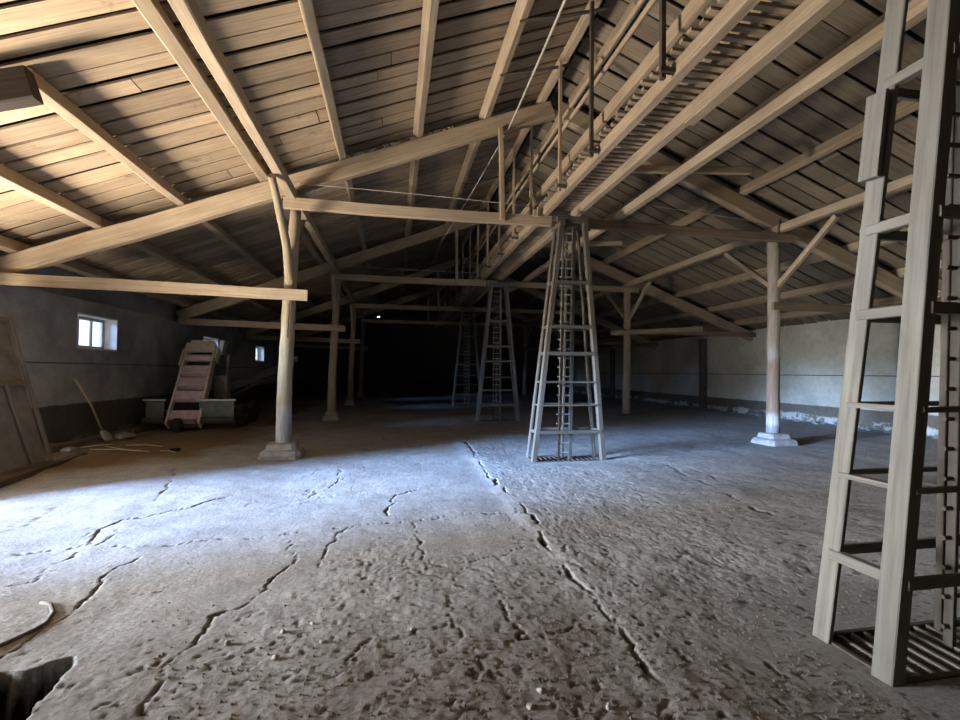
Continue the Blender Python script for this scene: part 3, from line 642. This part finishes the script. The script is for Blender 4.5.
# stones in the foreground
SP = [(.73, 2.25, .018, 'pale pebble right of centre at the bottom edge'), (.65, 2.16, .016, 'second pale pebble at the bottom edge'), (1.02, 2.1, .016, 'pale pebble nearest the long floor joint at the bottom'), (-.64, 3.01, .017, 'pale flat pebble left of centre'), (-.62, 2.75, .02, 'rounded pebble casting a dark shadow, left of centre'), (-.93, 2.96, .018, 'dark pebble beside the long left crack'), (-.48, 3.08, .013, 'tiny pebble in front of the middle crack'), (-.39, 2.86, .015, 'small flat pebble in the middle foreground'), (.13, 2.91, .016, 'light pebble beside the short crack in the centre')]
for a, b, r, lab in SP:
    rock('pebble', (a, b, fz(a, b)+r*.45), r, M['stone_dark'] if 'dark pebble' in lab else M['stone'], lab, 'pebble', 'pebbles on the foreground floor')
# uncountable grit
mb = MB()
for i in range(2600):
    b = 1.5+abs(random.gauss(0, 1.3)); a = random.uniform(-.35, 1)*b*1.3
    if a < -1.3-(2.8-b)*.2 and b < 3.1: continue
    if any(abs(a-c_) < .8 and va_-.2 < b < vb_+.2 for c_, va_, vb_ in TW): continue
    if random.random() > (.25+.75*min(1, max(0, (3.9-b)/1.2))) : continue
    r = random.uniform(.003, .010); c = V((a, b, fz(a, b)+r*.3)); s = [r*random.uniform(.6, 1.3) for _ in range(6)]
    mb.add([c+V((s[0], 0, 0)), c+V((0, s[1], 0)), c-V((s[2], 0, 0)), c-V((0, s[3], 0)), c+V((0, 0, s[4])), c-V((0, 0, s[5]))], [(0, 1, 4), (1, 2, 4), (2, 3, 4), (3, 0, 4), (1, 0, 5), (2, 1, 5), (3, 2, 5), (0, 3, 5)])
tag(mb.build('grit', M['grit']), 'loose dark grit and crumbs strewn over the foreground floor', 'grit', None, 'stuff')
# rubble fallen from the right wall
mb = MB()
for i in range(260):
    v = random.uniform(9, 27); u = WR-abs(random.gauss(0, .22))-.02; r = random.uniform(.02, .09); c = V((u, v, fz(u, v)+r*.2)); s = [r*random.uniform(.6, 1.5) for _ in range(6)]
    mb.add([c+V((s[0], 0, 0)), c+V((0, s[1], 0)), c-V((s[2], 0, 0)), c-V((0, s[3], 0)), c+V((0, 0, s[4]*.7)), c-V((0, 0, s[5]))], [(0, 1, 4), (1, 2, 4), (2, 3, 4), (3, 0, 4), (1, 0, 5), (2, 1, 5), (3, 2, 5), (0, 3, 5)])
tag(mb.build('plaster_debris', M['conc']), 'crumbled plaster debris along the foot of the right wall', 'debris', None, 'stuff')

# ------------------------------------------------------------------ light: overcast sky and sunlit yard seen through the doorway
w = bpy.data.worlds.new('World'); S.world = w; w.use_nodes = True
bg = w.node_tree.nodes['Background']; bg.inputs[0].default_value = (.82, .9, 1, 1); bg.inputs[1].default_value = 6
def area(name, loc, to, sx, sy, P, col, spread=180):
    l = bpy.data.lights.new(name, 'AREA'); l.shape = 'RECTANGLE'; l.size = sx; l.size_y = sy; l.energy = P; l.color = col; l.spread = math.radians(spread)
    o = bpy.data.objects.new(name, l); COL.objects.link(o); o.location = loc
    o.rotation_euler = (V(to)-V(loc)).to_track_quat('-Z', 'Y').to_euler(); return o
def sun(name, el, dvdu, ang, E, col):
    l = bpy.data.lights.new(name, 'SUN'); l.energy = E; l.angle = math.radians(ang); l.color = col
    o = bpy.data.objects.new(name, l); COL.objects.link(o); o.location = (-20, 0, 8)
    d = V((1, dvdu, -math.tan(math.radians(el))*math.hypot(1, dvdu))); o.rotation_euler = d.to_track_quat('-Z', 'Y').to_euler()
sun('low_sky_glow', 10, .36, 17, 37, (.29, .52, 1.0))
area('door_sky_light', (-15, 4.6, 2.5), (11, 6.2, 1.0), 4.5, 3.0, 1200, (.90, .93, 1.0), 60)
area('yard_bounce_light', (-8.15, 5.0, .1), (-8.0, 5.05, 5.0), 1.0, 3.6, 3100, (1.0, .87, .74))
# ------------------------------------------------------------------ camera
cd = bpy.data.cameras.new('camera'); cam = bpy.data.objects.new('camera', cd); COL.objects.link(cam)
cd.sensor_fit = 'HORIZONTAL'; cd.sensor_width = 36; cd.lens = 36*466.5/960; cd.clip_start = .05; cd.clip_end = 200
cam.location = (0, 0, 1.6)
yaw, pit, rol = math.radians(10.445), math.radians(1.445), math.radians(.405)
fw = V((math.sin(yaw)*math.cos(pit), math.cos(yaw)*math.cos(pit), math.sin(pit)))
cam.rotation_euler = (fw.to_track_quat('-Z', 'Y').to_matrix() @ Matrix.Rotation(rol, 3, 'Z')).to_euler()
S.camera = cam
S.view_settings.view_transform = 'Standard'; S.view_settings.look = 'None'; S.view_settings.gamma = 1; S.view_settings.use_curve_mapping = False
S.view_settings.exposure = 0.0
S.cycles.max_bounces = 6; S.cycles.diffuse_bounces = 4
